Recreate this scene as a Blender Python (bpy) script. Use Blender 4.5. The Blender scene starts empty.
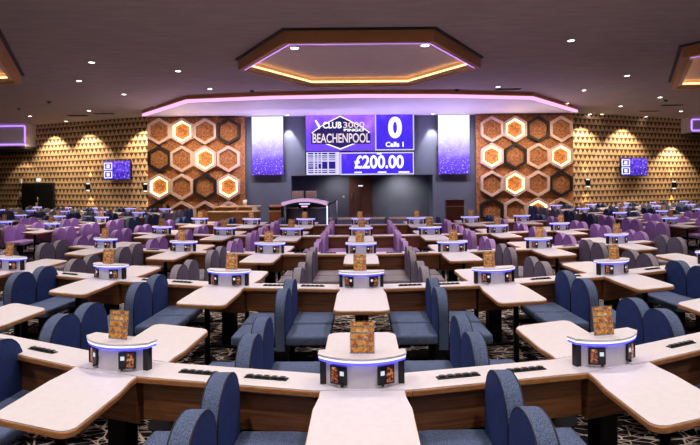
import bpy, bmesh, math, random
from mathutils import Vector, Matrix
random.seed(7)
PI = math.pi
sc = bpy.context.scene
COL = sc.collection

# ------------------------------------------------------------------ camera
F = 545.0            # focal length in pixels of a 700 px wide frame
CAM_Z = 2.01
CX, CY = 360.5, 181.5
ROLL = 0.009
cam_d = bpy.data.cameras.new('camera')
cam_d.sensor_width = 36.0
cam_d.lens = F / 700.0 * 36.0
cam_d.shift_x = -(CX - 350.0) / 700.0
cam_d.shift_y = -(222.5 - CY) / 700.0
cam_d.clip_end = 200
cam = bpy.data.objects.new('camera', cam_d)
COL.objects.link(cam)
cam.matrix_world = (Matrix.Translation((0, 0, CAM_Z)) @ Matrix.Rotation(PI / 2, 4, 'X')
                    @ Matrix.Rotation(-ROLL, 4, 'Z'))
sc.camera = cam
sc.view_settings.view_transform = 'Standard'
sc.view_settings.look = 'None'
sc.view_settings.gamma = 1.0
sc.view_settings.use_curve_mapping = False
sc.view_settings.exposure = 0.0

# ------------------------------------------------------------------ materials
MATS = {}
def srgb(r, g, b):
    f = lambda c: (c / 255 / 12.92) if c / 255 <= .04045 else ((c / 255 + .055) / 1.055) ** 2.4
    return (f(r), f(g), f(b), 1)

class NT:
    """small helper to write node trees"""
    def __init__(s, name):
        s.m = bpy.data.materials.new(name); s.m.use_nodes = True
        s.t = s.m.node_tree; s.t.nodes.clear()
        s.out = s.n('ShaderNodeOutputMaterial')
    def n(s, kind, **kw):
        nd = s.t.nodes.new(kind)
        for k, v in kw.items(): setattr(nd, k, v)
        return nd
    def l(s, a, b): s.t.links.new(a, b)
    def coord(s, which='Object', scale=(1, 1, 1)):
        c = s.n('ShaderNodeTexCoord'); mp = s.n('ShaderNodeMapping')
        mp.inputs['Scale'].default_value = scale
        s.l(c.outputs[which], mp.inputs['Vector']); return mp.outputs['Vector']
    def noise(s, vec, scale, detail=2.0, rough=.5):
        n = s.n('ShaderNodeTexNoise'); n.inputs['Scale'].default_value = scale
        n.inputs['Detail'].default_value = detail; n.inputs['Roughness'].default_value = rough
        s.l(vec, n.inputs['Vector']); return n.outputs['Fac']
    def ramp(s, fac, stops, interp='LINEAR'):
        r = s.n('ShaderNodeValToRGB'); r.color_ramp.interpolation = interp
        els = r.color_ramp.elements
        els[0].position, els[0].color = stops[0]
        els[1].position, els[1].color = stops[-1]
        for p, c in stops[1:-1]:
            e = els.new(p); e.color = c
        s.l(fac, r.inputs['Fac']); return r.outputs['Color']
    def math(s, op, a, b=None):
        m = s.n('ShaderNodeMath', operation=op)
        for i, v in enumerate((a, b)):
            if v is None: continue
            if isinstance(v, (int, float)): m.inputs[i].default_value = v
            else: s.l(v, m.inputs[i])
        return m.outputs[0]
    def mix(s, fac, a, b):
        m = s.n('ShaderNodeMix', data_type='RGBA')
        for i, v in ((0, fac), (6, a), (7, b)):
            if isinstance(v, (int, float)): m.inputs[i].default_value = v
            elif isinstance(v, tuple): m.inputs[i].default_value = v
            else: s.l(v, m.inputs[i])
        return m.outputs[2]
    def bsdf(s, color, rough=.5, metal=0.0, bump=None, bump_s=.2, bump_d=.01, spec=.5, emit=None, emit_s=0, alpha=1, trans=0):
        b = s.n('ShaderNodeBsdfPrincipled')
        if isinstance(color, tuple): b.inputs['Base Color'].default_value = color
        else: s.l(color, b.inputs['Base Color'])
        b.inputs['Roughness'].default_value = rough; b.inputs['Metallic'].default_value = metal
        b.inputs['Specular IOR Level'].default_value = spec
        b.inputs['Alpha'].default_value = alpha
        b.inputs['Transmission Weight'].default_value = trans
        if emit is not None:
            if isinstance(emit, tuple): b.inputs['Emission Color'].default_value = emit
            else: s.l(emit, b.inputs['Emission Color'])
            b.inputs['Emission Strength'].default_value = emit_s
        if bump is not None:
            bp = s.n('ShaderNodeBump'); bp.inputs['Strength'].default_value = bump_s
            bp.inputs['Distance'].default_value = bump_d
            s.l(bump, bp.inputs['Height']); s.l(bp.outputs[0], b.inputs['Normal'])
        s.l(b.outputs[0], s.out.inputs['Surface']); return s.m

def simple(name, col, rough=.5, metal=0, noise=0.0, nscale=20, spec=.5):
    t = NT(name)
    if noise:
        f = t.noise(t.coord('Object'), nscale, 3)
        lo = tuple(c * (1 - noise) for c in col[:3]) + (1,)
        hi = tuple(min(1, c * (1 + noise)) for c in col[:3]) + (1,)
        MATS[name] = t.bsdf(t.ramp(f, [(.3, lo), (.7, hi)]), rough, metal, bump=f, bump_s=.1, bump_d=.003, spec=spec)
    else:
        f = t.noise(t.coord('Object'), nscale, 2)
        lo = tuple(c * .96 for c in col[:3]) + (1,)
        MATS[name] = t.bsdf(t.ramp(f, [(.35, lo), (.65, col)]), rough, metal, spec=spec)
    return MATS[name]

def glow(name, col, strength):
    t = NT(name); e = t.n('ShaderNodeEmission')
    e.inputs['Color'].default_value = col; e.inputs['Strength'].default_value = strength
    t.l(e.outputs[0], t.out.inputs['Surface']); MATS[name] = t.m; return t.m

def fabric(name, lo, hi, wear, speck=200):
    t = NT(name); v = t.coord('Object')
    f = t.noise(v, speck, 2); g = t.noise(v, 9, 3)
    c = t.ramp(f, [(.36, lo), (.62, hi)])
    c = t.mix(t.math('MULTIPLY', t.ramp(g, [(.45, (0, 0, 0, 1)), (.75, (1, 1, 1, 1))]), .35), c, wear)
    m = t.bsdf(c, .92, bump=f, bump_s=.25, bump_d=.004, spec=.25); MATS[name] = m
    b = [n for n in t.t.nodes if n.type == 'BSDF_PRINCIPLED'][0]
    b.inputs['Sheen Weight'].default_value = .35; b.inputs['Sheen Roughness'].default_value = .45
    b.inputs['Sheen Tint'].default_value = hi

# plain cloth on the faces of the backrests, speckled cloth on their rims and on the seats
fabric('blue_fabric', srgb(32, 46, 96), srgb(48, 66, 124), srgb(60, 80, 136))
fabric('grey_fabric', srgb(82, 74, 96), srgb(106, 96, 120), srgb(118, 108, 130))
fabric('purple_fabric', srgb(122, 82, 152), srgb(158, 114, 188), srgb(146, 106, 176))
fabric('navy_fabric', srgb(26, 34, 62), srgb(44, 54, 88), srgb(58, 68, 100))
fabric('slate_fabric', srgb(72, 72, 88), srgb(100, 100, 118), srgb(112, 112, 128))
fabric('blue_speckle', srgb(48, 60, 92), srgb(110, 124, 156), srgb(100, 114, 150))
fabric('grey_speckle', srgb(106, 98, 108), srgb(160, 150, 160), srgb(150, 142, 150))
fabric('purple_speckle', srgb(140, 102, 166), srgb(200, 164, 216), srgb(180, 144, 200))
fabric('navy_speckle', srgb(38, 46, 72), srgb(84, 94, 124), srgb(80, 88, 116))
fabric('slate_speckle', srgb(92, 92, 104), srgb(144, 142, 154), srgb(136, 134, 146))
simple('piping_dark', srgb(24, 28, 50), .7)
simple('black_metal', srgb(16, 16, 18), .45, .6)
simple('black_plastic', srgb(14, 14, 18), .4)
simple('laminate', srgb(236, 229, 232), .35, 0)
simple('console_white', srgb(222, 219, 226), .4)
simple('steel', srgb(170, 170, 175), .3, .9)

def wood(name, lo, hi, scale=(3, 3, 40), rough=.5):
    t = NT(name); v = t.coord('Object', scale)
    f = t.noise(v, 1.4, 5, .6)
    MATS[name] = t.bsdf(t.ramp(f, [(.3, lo), (.7, hi)]), rough, bump=f, bump_s=.05, bump_d=.003)
wood('walnut_panel', srgb(104, 62, 32), srgb(150, 96, 54), (2, 2, 45))
wood('edge_wood', srgb(166, 106, 56), srgb(204, 144, 88), (12, 12, 60), .45)
wood('dark_door_wood', srgb(92, 54, 44), srgb(126, 78, 62), (20, 20, 2))
wood('cherry_wood', srgb(112, 62, 34), srgb(150, 92, 54), (8, 8, 30))
wood('pale_wood', srgb(196, 160, 124), srgb(226, 196, 160), (8, 8, 30))
wood('pink_wood', srgb(206, 172, 148), srgb(232, 204, 184), (14, 14, 20))
wood('desk_wood', srgb(172, 112, 60), srgb(206, 148, 88), (4, 4, 24))

# carpet: near-black pile with scratchy pale crossing lines
t = NT('carpet_pile'); v = t.coord('Object')
def lines(scale, width, seed):
    mp = t.n('ShaderNodeMapping'); mp.inputs['Location'].default_value = (seed, seed * 1.7, 0)
    mp.inputs['Rotation'].default_value = (0, 0, seed); mp.inputs['Scale'].default_value = (1, 2.1, 1)
    t.l(v, mp.inputs['Vector'])
    vo = t.n('ShaderNodeTexVoronoi', feature='DISTANCE_TO_EDGE'); vo.inputs['Scale'].default_value = scale
    t.l(mp.outputs[0], vo.inputs['Vector'])
    return t.math('LESS_THAN', vo.outputs['Distance'], width)
l1 = lines(3.0, .022, .4); l2 = lines(4.3, .019, 1.9); l3 = lines(2.2, .013, 2.8)
bl = t.noise(v, 5.0, 2)
gate = t.math('GREATER_THAN', bl, .41)
fac = t.math('MULTIPLY', t.math('MAXIMUM', t.math('MAXIMUM', l1, l2), l3), gate)
pile = t.noise(v, 300, 1)
base = t.ramp(pile, [(.3, srgb(20, 16, 20)), (.7, srgb(36, 30, 36))])
c = t.mix(fac, base, srgb(222, 204, 190))
MATS['carpet_pile'] = t.bsdf(c, .95, bump=pile, bump_s=.3, bump_d=.004, spec=.1)

# ceiling paint
t = NT('ceiling_paint'); v = t.coord('Object', (.8, 3, 1))
f = t.noise(v, 1.5, 6, .65)
MATS['ceiling_paint'] = t.bsdf(t.ramp(f, [(.3, srgb(140, 126, 128)), (.7, srgb(158, 143, 143))]), .85, bump=f, bump_s=.06, bump_d=.02, spec=.2)
simple('coffer_paint', srgb(206, 186, 184), .8, 0, .06, 3)
simple('soffit_paint', srgb(214, 208, 220), .55, 0, .04, 2)
simple('slate_paint', srgb(104, 110, 126), .8, 0, .05, 2)
simple('alcove_paint', srgb(104, 108, 122), .8, 0, .05, 2)
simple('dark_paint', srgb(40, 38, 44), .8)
simple('bronze_trim', srgb(186, 128, 80), .55)
simple('rear_wall_paint', srgb(120, 100, 86), .85)
simple('beige_plastic', srgb(206, 190, 166), .6)
simple('black_frame', srgb(28, 20, 18), .6)
simple('stage_carpet', srgb(60, 56, 62), .9)

# wood chip board
t = NT('wood_chip'); v = t.coord('Object')
vo = t.n('ShaderNodeTexVoronoi'); vo.inputs['Scale'].default_value = 20; t.l(v, vo.inputs['Vector'])
vo2 = t.n('ShaderNodeTexVoronoi'); vo2.inputs['Scale'].default_value = 42; t.l(v, vo2.inputs['Vector'])
sep = t.n('ShaderNodeSeparateColor'); t.l(vo.outputs['Color'], sep.inputs[0])
sep2 = t.n('ShaderNodeSeparateColor'); t.l(vo2.outputs['Color'], sep2.inputs[0])
f = t.math('ADD', t.math('MULTIPLY', sep.outputs[0], .55), t.math('MULTIPLY', sep2.outputs[1], .45))
MATS['wood_chip'] = t.bsdf(t.ramp(f, [(.15, srgb(120, 70, 36)), (.5, srgb(166, 104, 58)), (.85, srgb(200, 140, 86))]), .75, bump=f, bump_s=.25, bump_d=.02)

# food picture card
t = NT('menu_print'); c = t.n('ShaderNodeTexCoord'); sx = t.n('ShaderNodeSeparateXYZ'); t.l(c.outputs['Object'], sx.inputs[0])
row = t.math('FRACT', t.math('MULTIPLY', sx.outputs[2], 1 / .036))
strip = t.math('LESS_THAN', row, .26)
mp = t.n('ShaderNodeMapping'); mp.inputs['Scale'].default_value = (1, 1, 1.2); t.l(c.outputs['Object'], mp.inputs['Vector'])
vo = t.n('ShaderNodeTexVoronoi'); vo.inputs['Scale'].default_value = 46; t.l(mp.outputs[0], vo.inputs['Vector'])
s3 = t.n('ShaderNodeSeparateColor'); t.l(vo.outputs['Color'], s3.inputs[0])
food = t.ramp(s3.outputs[0], [(.1, srgb(190, 96, 40)), (.35, srgb(250, 160, 40)), (.6, srgb(255, 205, 70)), (.8, srgb(240, 130, 40)), (.95, srgb(255, 232, 180))])
edge = t.math('GREATER_THAN', t.math('ABSOLUTE', sx.outputs[0]), .066)
capt = t.mix(t.math('GREATER_THAN', t.noise(c.outputs['Object'], 160, 1), .52), srgb(120, 92, 92), srgb(206, 180, 170))
col = t.mix(t.math('MAXIMUM', strip, edge), food, capt)
MATS['menu_print'] = t.bsdf(col, .35)
t = NT('clear_acrylic'); MATS['clear_acrylic'] = t.bsdf(srgb(235, 238, 245), .08, alpha=.03)

# lamps and screens
glow('blue_spill_glow', (.09, .08, 1.0, 1), 2.3)
glow('led_pink', (1.0, .50, .86, 1), 1.25)
glow('led_violet', (.52, .25, 1.0, 1), 1.6)
glow('lilac_face_glow', (.86, .50, .80, 1), .8)
glow('led_gold', (1.0, .58, .22, 1), 4.0)
glow('led_warm', (1.0, .66, .26, 1), 9.0)
glow('lamp_white', (1.0, .92, .82, 1), 12)
glow('sign_white', (1, 1, 1, 1), 1.2)
glow('led_white', (.72, .72, 1, 1), 1.7)
glow('term_screen', (.8, .86, 1, 1), .9)
glow('screen_text', (1, 1, 1, 1), 1.3)
glow('screen_pink_text', (1, .80, .90, 1), .95)
glow('screen_navy', (.03, .02, .14, 1), 1.0)
glow('screen_grid_navy', (.03, .02, .25, 1), 1.0)
glow('screen_frame', (.72, .66, 1, 1), 1.1)

t = NT('term_picture'); v = t.coord('Object')
f = t.noise(v, 60, 2)
MATS['term_picture'] = t.bsdf(srgb(20, 14, 14), .3, emit=t.ramp(f, [(.4, srgb(28, 18, 26)), (.52, srgb(170, 66, 36)), (.66, srgb(240, 190, 110))]), emit_s=.7)

def screen_mat(name, stops, noise_scale=3, axis=2, lo=0, hi=1, spark=0.0, noisew=.3, strength=1.0):
    t = NT(name); c = t.n('ShaderNodeTexCoord'); sx = t.n('ShaderNodeSeparateXYZ'); t.l(c.outputs['Object'], sx.inputs[0])
    g = t.math('DIVIDE', t.math('SUBTRACT', sx.outputs[axis], lo), hi - lo)
    n = t.noise(c.outputs['Object'], noise_scale, 4)
    f = t.math('ADD', g, t.math('MULTIPLY', t.math('SUBTRACT', n, .5), noisew))
    col = t.ramp(f, stops)
    if spark:
        n2 = t.noise(c.outputs['Object'], 14, 1)
        inv = t.math('SUBTRACT', 1.0, g)
        col = t.mix(t.math('MULTIPLY', t.math('GREATER_THAN', n2, .66), spark), col, (.95, .9, 1, 1))
    e = t.n('ShaderNodeEmission'); t.l(col, e.inputs['Color']); e.inputs['Strength'].default_value = strength
    t.l(e.outputs[0], t.out.inputs['Surface']); MATS[name] = t.m
screen_mat('banner_screen', [(.0, (.10, .035, .62, 1)), (.24, (.20, .10, .86, 1)), (.42, (.50, .40, 1, 1)), (.62, (.92, .88, 1, 1)), (1, (1, 1, 1, 1))], 2.5, 2, 0, 2.85, .5, .25, 1.25)
screen_mat('violet_screen', [(.2, (.15, .06, .80, 1)), (.5, (.32, .12, .92, 1)), (.8, (.56, .23, .96, 1))], 1.3, 2, -1, 2.5, 0, 1.2, 1.35)
screen_mat('indigo_screen', [(.2, (.055, .025, .72, 1)), (.5, (.09, .035, .82, 1)), (.8, (.30, .12, .92, 1))], 1.8, 2, -1, 2.5, 0, 1.0, 1.25)
screen_mat('tv_screen', [(.2, (.05, .02, .4, 1)), (.5, (.15, .06, .75, 1)), (.8, (.36, .18, .9, 1))], 5, 2, -1, 2, .35, 1.2, 1.3)

# ------------------------------------------------------------------ mesh helpers
class MB:
    """collects shapes, becomes ONE mesh (several material slots when asked)"""
    def __init__(s): s.bm = bmesh.new(); s.mats = []
    def _slot(s, mat):
        if mat not in s.mats: s.mats.append(mat)
        return s.mats.index(mat)
    def _done(s, faces, mat):
        i = s._slot(mat)
        for f in faces: f.material_index = i
    def box(s, cx, cy, cz, sx, sy, sz, mat, bev=0, rot=None, seg=2):
        r = bmesh.ops.create_cube(s.bm, size=1.0)
        vs = r['verts']
        for v in vs: v.co = Vector((v.co.x * sx, v.co.y * sy, v.co.z * sz))
        if bev:
            es = list({e for v in vs for e in v.link_edges})
            rb = bmesh.ops.bevel(s.bm, geom=es, offset=bev, segments=seg, affect='EDGES', profile=.6)
            vs = list({v for f in rb['faces'] for v in f.verts} | {v for v in vs if v.is_valid})
        M = Matrix.Translation((cx, cy, cz)) @ (rot if rot is not None else Matrix())
        for v in vs: v.co = M @ v.co
        s._done({f for v in vs for f in v.link_faces}, mat); return s
    def prism(s, pts, z0, z1, mat, bev=0, plane='XY', M=None):
        """outline extruded; plane XY extrudes along z, YZ along x, XZ along y"""
        def P(a, b, h):
            return {'XY': (a, b, h), 'YZ': (h, a, b), 'XZ': (a, h, b)}[plane]
        lo = [s.bm.verts.new(P(a, b, z0)) for a, b in pts]
        hi = [s.bm.verts.new(P(a, b, z1)) for a, b in pts]
        n = len(pts); fs = []
        fs.append(s.bm.faces.new(lo[::-1])); fs.append(s.bm.faces.new(hi))
        for i in range(n):
            fs.append(s.bm.faces.new((lo[i], lo[(i + 1) % n], hi[(i + 1) % n], hi[i])))
        bmesh.ops.recalc_face_normals(s.bm, faces=fs)
        vs = lo + hi
        if bev:
            es = [e for f in fs[:2] for e in f.edges]
            rb = bmesh.ops.bevel(s.bm, geom=es, offset=bev, segments=2, affect='EDGES', profile=.6)
            vs = list({v for f in rb['faces'] for v in f.verts} | {v for v in vs if v.is_valid})
        if M is not None:
            for v in vs: v.co = M @ v.co
        s._done({f for v in vs for f in v.link_faces}, mat); return s
    def ring(s, outer, inner, z0, z1, mat, plane='XY'):
        """frame between two outlines of the same count"""
        def P(a, b, h):
            return {'XY': (a, b, h), 'YZ': (h, a, b), 'XZ': (a, h, b)}[plane]
        q = [[s.bm.verts.new(P(a, b, z)) for a, b in o] for o, z in ((outer, z0), (outer, z1), (inner, z1), (inner, z0))]
        n = len(outer); fs = []
        for k in range(4):
            A, B = q[k], q[(k + 1) % 4]
            for i in range(n):
                fs.append(s.bm.faces.new((A[i], A[(i + 1) % n], B[(i + 1) % n], B[i])))
        bmesh.ops.recalc_face_normals(s.bm, faces=fs)
        s._done(fs, mat); return s
    def cyl(s, cx, cy, z0, z1, r, mat, n=16, r2=None):
        r2 = r if r2 is None else r2
        a = [s.bm.verts.new((cx + r * math.cos(2 * PI * i / n), cy + r * math.sin(2 * PI * i / n), z0)) for i in range(n)]
        b = [s.bm.verts.new((cx + r2 * math.cos(2 * PI * i / n), cy + r2 * math.sin(2 * PI * i / n), z1)) for i in range(n)]
        fs = [s.bm.faces.new(a[::-1]), s.bm.faces.new(b)]
        for i in range(n): fs.append(s.bm.faces.new((a[i], a[(i + 1) % n], b[(i + 1) % n], b[i])))
        for f in fs[2:]: f.smooth = True
        s._done(fs, mat); return s
    def tube(s, pts, r, mat, n=6, closed=False):
        pts = [Vector(p) for p in pts]; m = len(pts); rings = []
        for i, p in enumerate(pts):
            d = (pts[(i + 1) % m] - pts[i - 1]) if closed else (pts[min(i + 1, m - 1)] - pts[max(i - 1, 0)])
            d.normalize()
            up = Vector((0, 0, 1)) if abs(d.z) < .9 else Vector((1, 0, 0))
            a = d.cross(up).normalized(); b = d.cross(a).normalized()
            rings.append([s.bm.verts.new(p + a * r * math.cos(2 * PI * k / n) + b * r * math.sin(2 * PI * k / n)) for k in range(n)])
        fs = []
        for i in range(m if closed else m - 1):
            A, B = rings[i], rings[(i + 1) % m]
            for k in range(n): fs.append(s.bm.faces.new((A[k], A[(k + 1) % n], B[(k + 1) % n], B[k])))
        if not closed:
            fs.append(s.bm.faces.new(rings[0][::-1])); fs.append(s.bm.faces.new(rings[-1]))
        bmesh.ops.recalc_face_normals(s.bm, faces=fs)
        for f in fs: f.smooth = True
        s._done(fs, mat); return s
    def quad(s, ps, mat):
        s._done([s.bm.faces.new([s.bm.verts.new(p) for p in ps])], mat); return s
    def mesh(s, name, smooth=False):
        me = bpy.data.meshes.new(name); s.bm.normal_update(); s.bm.to_mesh(me); s.bm.free()
        for m in s.mats: me.materials.append(MATS[m])
        if smooth:
            for p in me.polygons: p.use_smooth = True
            try: me.set_sharp_from_angle(angle=math.radians(42))
            except Exception: pass
        return me

def add(name, me, parent=None, loc=None, rz=None):
    o = bpy.data.objects.new(name, me); COL.objects.link(o)
    if parent is not None: o.parent = parent
    if loc is not None: o.location = loc
    if rz is not None: o.rotation_euler = (0, 0, rz)
    return o
def tag(o, label, cat, group=None, kind=None):
    o['label'] = label; o['category'] = cat
    if group: o['group'] = group
    if kind: o['kind'] = kind
    return o
def thing(name, label, cat, loc=(0, 0, 0), rz=0, group=None):
    return tag(add(name, None, None, loc, rz), label, cat, group)
def struct(name, me, loc=None, rz=None, parent=None):
    o = add(name, me, parent, loc, rz)
    if parent is None: o['kind'] = 'structure'
    return o
def duplicate(root, loc, rz):
    r = root.copy(); COL.objects.link(r); r.location = loc; r.rotation_euler = (0, 0, rz)
    for ch in root.children:
        c = ch.copy(); COL.objects.link(c); c.parent = r
        for g in ch.children:
            d = g.copy(); COL.objects.link(d); d.parent = c
    return r
def spot(loc, energy, col, angle, blend=.6, target=None, radius=.06):
    d = bpy.data.lights.new('lamp_beam', 'SPOT'); d.energy = energy; d.color = col
    d.spot_size = math.radians(angle); d.spot_blend = blend; d.shadow_soft_size = radius
    o = bpy.data.objects.new('lamp_beam', d); COL.objects.link(o); o.location = loc
    if target is not None:
        o.rotation_euler = (Vector(target) - Vector(loc)).to_track_quat('-Z', 'Y').to_euler()
    return o
def at(px, py, Y):
    """point of the hall seen at that place of the photograph when it stands Y metres away"""
    y = py + (px - CX) * ROLL; x = px - (py - CY) * ROLL
    return Vector(((x - CX) * Y / F, Y, CAM_Z - (y - CY) * Y / F))

# ------------------------------------------------------------------ the shell
CEIL = CAM_Z + 3.27
SOFF = CAM_Z + 3.04
struct('floor', MB().quad([(-30, -6, 0), (30, -6, 0), (30, 40, 0), (-30, 40, 0)], 'carpet_pile').mesh('floor'))
struct('ceiling', MB().box(0, 17, CEIL + .1, 60, 46, .2, 'ceiling_paint').mesh('ceiling'))
struct('wall_rear', MB().box(0, -6.1, CEIL / 2, 60, .2, CEIL, 'rear_wall_paint').mesh('wall_rear'))

t = NT('wall_tile'); c = t.n('ShaderNodeTexCoord'); sx = t.n('ShaderNodeSeparateXYZ'); t.l(c.outputs['Object'], sx.inputs[0])
zz = t.math('MULTIPLY', sx.outputs[2], 1 / .30)
odd = t.math('MULTIPLY', t.math('MODULO', t.math('FLOOR', zz), 2.0), .5)
uu = t.math('ABSOLUTE', t.math('SUBTRACT', t.math('FRACT', t.math('ADD', t.math('MULTIPLY', sx.outputs[0], 1 / .29), odd)), .5))
vv = t.math('FRACT', zz)
tri = t.math('LESS_THAN', uu, t.math('MULTIPLY', t.math('SUBTRACT', vv, .08), .68))
tri = t.math('MULTIPLY', tri, t.math('LESS_THAN', vv, .86))
nz_ = t.noise(c.outputs['Object'], 5, 3)
cream = t.ramp(nz_, [(.3, srgb(176, 142, 104)), (.7, srgb(212, 178, 138))])
MATS['wall_tile'] = t.bsdf(t.mix(tri, cream, srgb(74, 48, 28)), .6, bump=t.math('SUBTRACT', 1.0, tri), bump_s=.4, bump_d=.03)

def tiled_wall(name, A, B):
    """wall from A to B (plan), clad in cream tiles with brown three-cornered inlays"""
    A, B = Vector((A[0], A[1], 0)), Vector((B[0], B[1], 0))
    d = (B - A); L = d.length; d.normalize()
    nrm = Vector((d.y, -d.x, 0))
    if nrm.y > 0: nrm = -nrm
    q = A if d.x > 0 else B
    dx = d if d.x > 0 else -d
    struct(name, MB().box(L / 2, .1, CEIL / 2, L, .2, CEIL, 'wall_tile').mesh(name), q, math.atan2(dx.y, dx.x))
    return A, d, nrm
LW = tiled_wall('wall_left', (-10.3, 26.67), (-27.0, 34.2))
RW = tiled_wall('wall_right', (10.3, 26.85), (27.0, 33.8))
for nm, s in (('wall_left_side', -1), ('wall_right_side', 1)):
    struct(nm, MB().box(s * 27.1, 14, CEIL / 2, .2, 40.4, CEIL, 'rear_wall_paint').mesh(nm))
    struct(nm.replace('side', 'return'), MB().box(s * 9.62, 26.1, CEIL / 2, .1, 2.0, CEIL, 'dark_paint').mesh('return'))

def on_wall(W, px, py, out=.0):
    """where the sight line through a place of the photograph meets the tiled wall"""
    A, d, n = W
    A = A + n * out
    p = at(px, py, 1.0); dirv = Vector((p.x, p.y, 0))
    # solve A + d*u = dirv*k
    den = d.x * dirv.y - d.y * dirv.x
    k = (d.x * A.y - d.y * A.x) / den
    q = at(px, py, dirv.y * k)
    return q
def wall_rz(W):
    n = W[2]; return math.atan2(-n.x, -n.y) * -1 if False else math.atan2(n.x, -n.y)

# grey wall behind the stage, with the alcove
ZA = 2.30
mb = MB()
mb.box(-4.35, 25.3, SOFF / 2, 2.3, .2, SOFF, 'slate_paint')
mb.box(4.42, 25.3, SOFF / 2, 2.16, .2, SOFF, 'slate_paint')
mb.box(.07, 25.3, (SOFF + ZA) / 2, 6.54, .2, SOFF - ZA, 'slate_paint')
struct('wall_stage', mb.mesh('wall_stage'))
mb = MB()
mb.box(.07, 26.7, ZA / 2, 6.8, .2, ZA, 'alcove_paint')
mb.box(-3.3, 26.0, ZA / 2, .2, 1.2, ZA, 'alcove_paint'); mb.box(3.44, 26.0, ZA / 2, .2, 1.2, ZA, 'alcove_paint')
mb.box(.07, 26.0, ZA + .1, 6.94, 1.2, .2, 'alcove_paint')
struct('wall_alcove', mb.mesh('wall_alcove'))
struct('trim_1', MB().box(.07, 25.16, .31, 6.5, .08, .09, 'pale_wood', .01).mesh('trim_1'))
struct('stage_floor', MB().box(0, 24.4, .125, 9.0, 4.4, .25, 'stage_carpet', .02).mesh('stage_floor'))
# double door of the alcove
door = struct('door_1', MB().box(.0, 26.55, 1.24, 1.14, .07, 1.96, 'dark_door_wood', .01).mesh('door_1'))
struct('door_leaf', MB().box(-.27, 26.50, 1.22, .5, .05, 1.9, 'dark_door_wood', .008).mesh('door_leaf'), parent=door)
struct('door_leaf', MB().box(.27, 26.50, 1.22, .5, .05, 1.9, 'dark_door_wood', .008).mesh('door_leaf'), parent=door)
struct('door_handle', MB().tube([(-.42, 26.42, 1.0), (-.42, 26.42, 1.45)], .02, 'steel').mesh('door_handle'), parent=door)
struct('door_plate', MB().box(.0, 26.46, 1.8, .22, .012, .05, 'sign_white').mesh('door_plate'), parent=door)
sw = tag(add('light_switch', MB().box(0, 0, 0, .09, .03, .09, 'console_white', .008).box(0, -.018, .0, .03, .02, .04, 'console_white', .004).mesh('light_switch'), None, at(343.6, 196.6, 26.58)),
         'small white light switch on the alcove wall beside the brown door', 'switch')

# ------------------------------------------------------------------ soffit over the stage
front = [(-9.62, 24.4), (-6.4, 20.4), (-3.2, 19.76), (0, 19.55), (3.2, 19.76), (6.4, 20.4), (9.62, 24.4)]
outline = [(-9.8, 25.2)] + front + [(9.8, 25.2)]
sof = struct('ceiling_stage_soffit', MB().prism(outline, SOFF, CEIL, 'soffit_paint').mesh('soffit'))
def offs(pts, d):
    """polyline pushed towards the hall (-y mostly)"""
    out = []
    for i, p in enumerate(pts):
        a = Vector(pts[max(i - 1, 0)]); b = Vector(pts[min(i + 1, len(pts) - 1)])
        t = (b - a).normalized(); n = Vector((t.y, -t.x))
        out.append((p[0] + n.x * d, p[1] + n.y * d))
    return out
fa = offs(front, .01); fb = offs(front, .10)
struct('trim_2', MB().prism(fa + fb[::-1], SOFF + .09, CEIL, 'bronze_trim').mesh('trim_2'))
fb2 = offs(front, .13)
tag(add('cove_light_strip', MB().prism(fa + fb2[::-1], SOFF - .035, SOFF + .07, 'led_pink').mesh('cove_light_strip')),
    'pink glowing light strip along the edge of the lowered ceiling over the stage', 'light strip')

# ------------------------------------------------------------------ coffers
def hexpts(cx, cy, r, rot=0): return [(cx + r * math.cos(rot + i * PI / 3), cy + r * math.sin(rot + i * PI / 3)) for i in range(6)]
def shrink(pts, f):
    cx = sum(p[0] for p in pts) / len(pts); cy = sum(p[1] for p in pts) / len(pts)
    return [(cx + (p[0] - cx) * f, cy + (p[1] - cy) * f) for p in pts]
ZB = CAM_Z + 2.97
def coffer(pts, label):
    cx = sum(p[0] for p in pts) / 6; cy = sum(p[1] for p in pts) / 6
    loc = [(p[0] - cx, p[1] - cy) for p in pts]
    r = thing('ceiling_coffer', label, 'ceiling feature', (cx, cy, CEIL), 0, 'hexagonal ceiling coffers')
    z0, z1 = ZB - CEIL, -.002
    add('outer_frame', MB().ring(loc, shrink(loc, .955), z0, z1, 'bronze_trim').mesh('outer_frame'), r)
    add('painted_shadow', MB().ring(shrink(loc, 1.025), shrink(loc, 1.0), -.04, -.001, 'dark_paint').mesh('painted_shadow'), r)  # dark ring stands in for the shade around the coffer
    add('inner_lining', MB().ring(shrink(loc, .9548), shrink(loc, .951), z0 + .021, -.005, 'pale_wood').mesh('inner_lining'), r)
    add('inner_ledge', MB().ring(shrink(loc, .953), shrink(loc, .915), z0 + .07, z0 + .11, 'pale_wood').mesh('inner_ledge'), r)
    add('panel', MB().prism(shrink(loc, .9505), -.03, -.006, 'coffer_paint').mesh('panel'), r)
    add('gold_light_strip', MB().ring(shrink(loc, .9505), shrink(loc, .935), z0 + .13, z0 + .175, 'led_gold').mesh('gold_light_strip'), r)
    vm = MB(); o2, i2 = shrink(loc, .954), shrink(loc, .944)
    for k in range(6):
        kk = (k + 1) % 6
        if (o2[k][1] + o2[kk][1]) < .5: vm.prism([o2[k], o2[kk], i2[kk], i2[k]], z0 - .006, z0 + .02, 'led_violet')
    add('violet_light_strip', vm.mesh('violet_light_strip'), r)
    return r
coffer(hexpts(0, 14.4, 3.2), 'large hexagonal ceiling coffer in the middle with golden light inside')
coffer([(-10.0, 16.1), (-7.6, 11.4), (-9.3, 7.2), (-13.6, 8.0), (-15.9, 12.6), (-13.4, 16.6)], 'hexagonal ceiling coffer glowing gold, cut off above the wall with the exit door')
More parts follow.
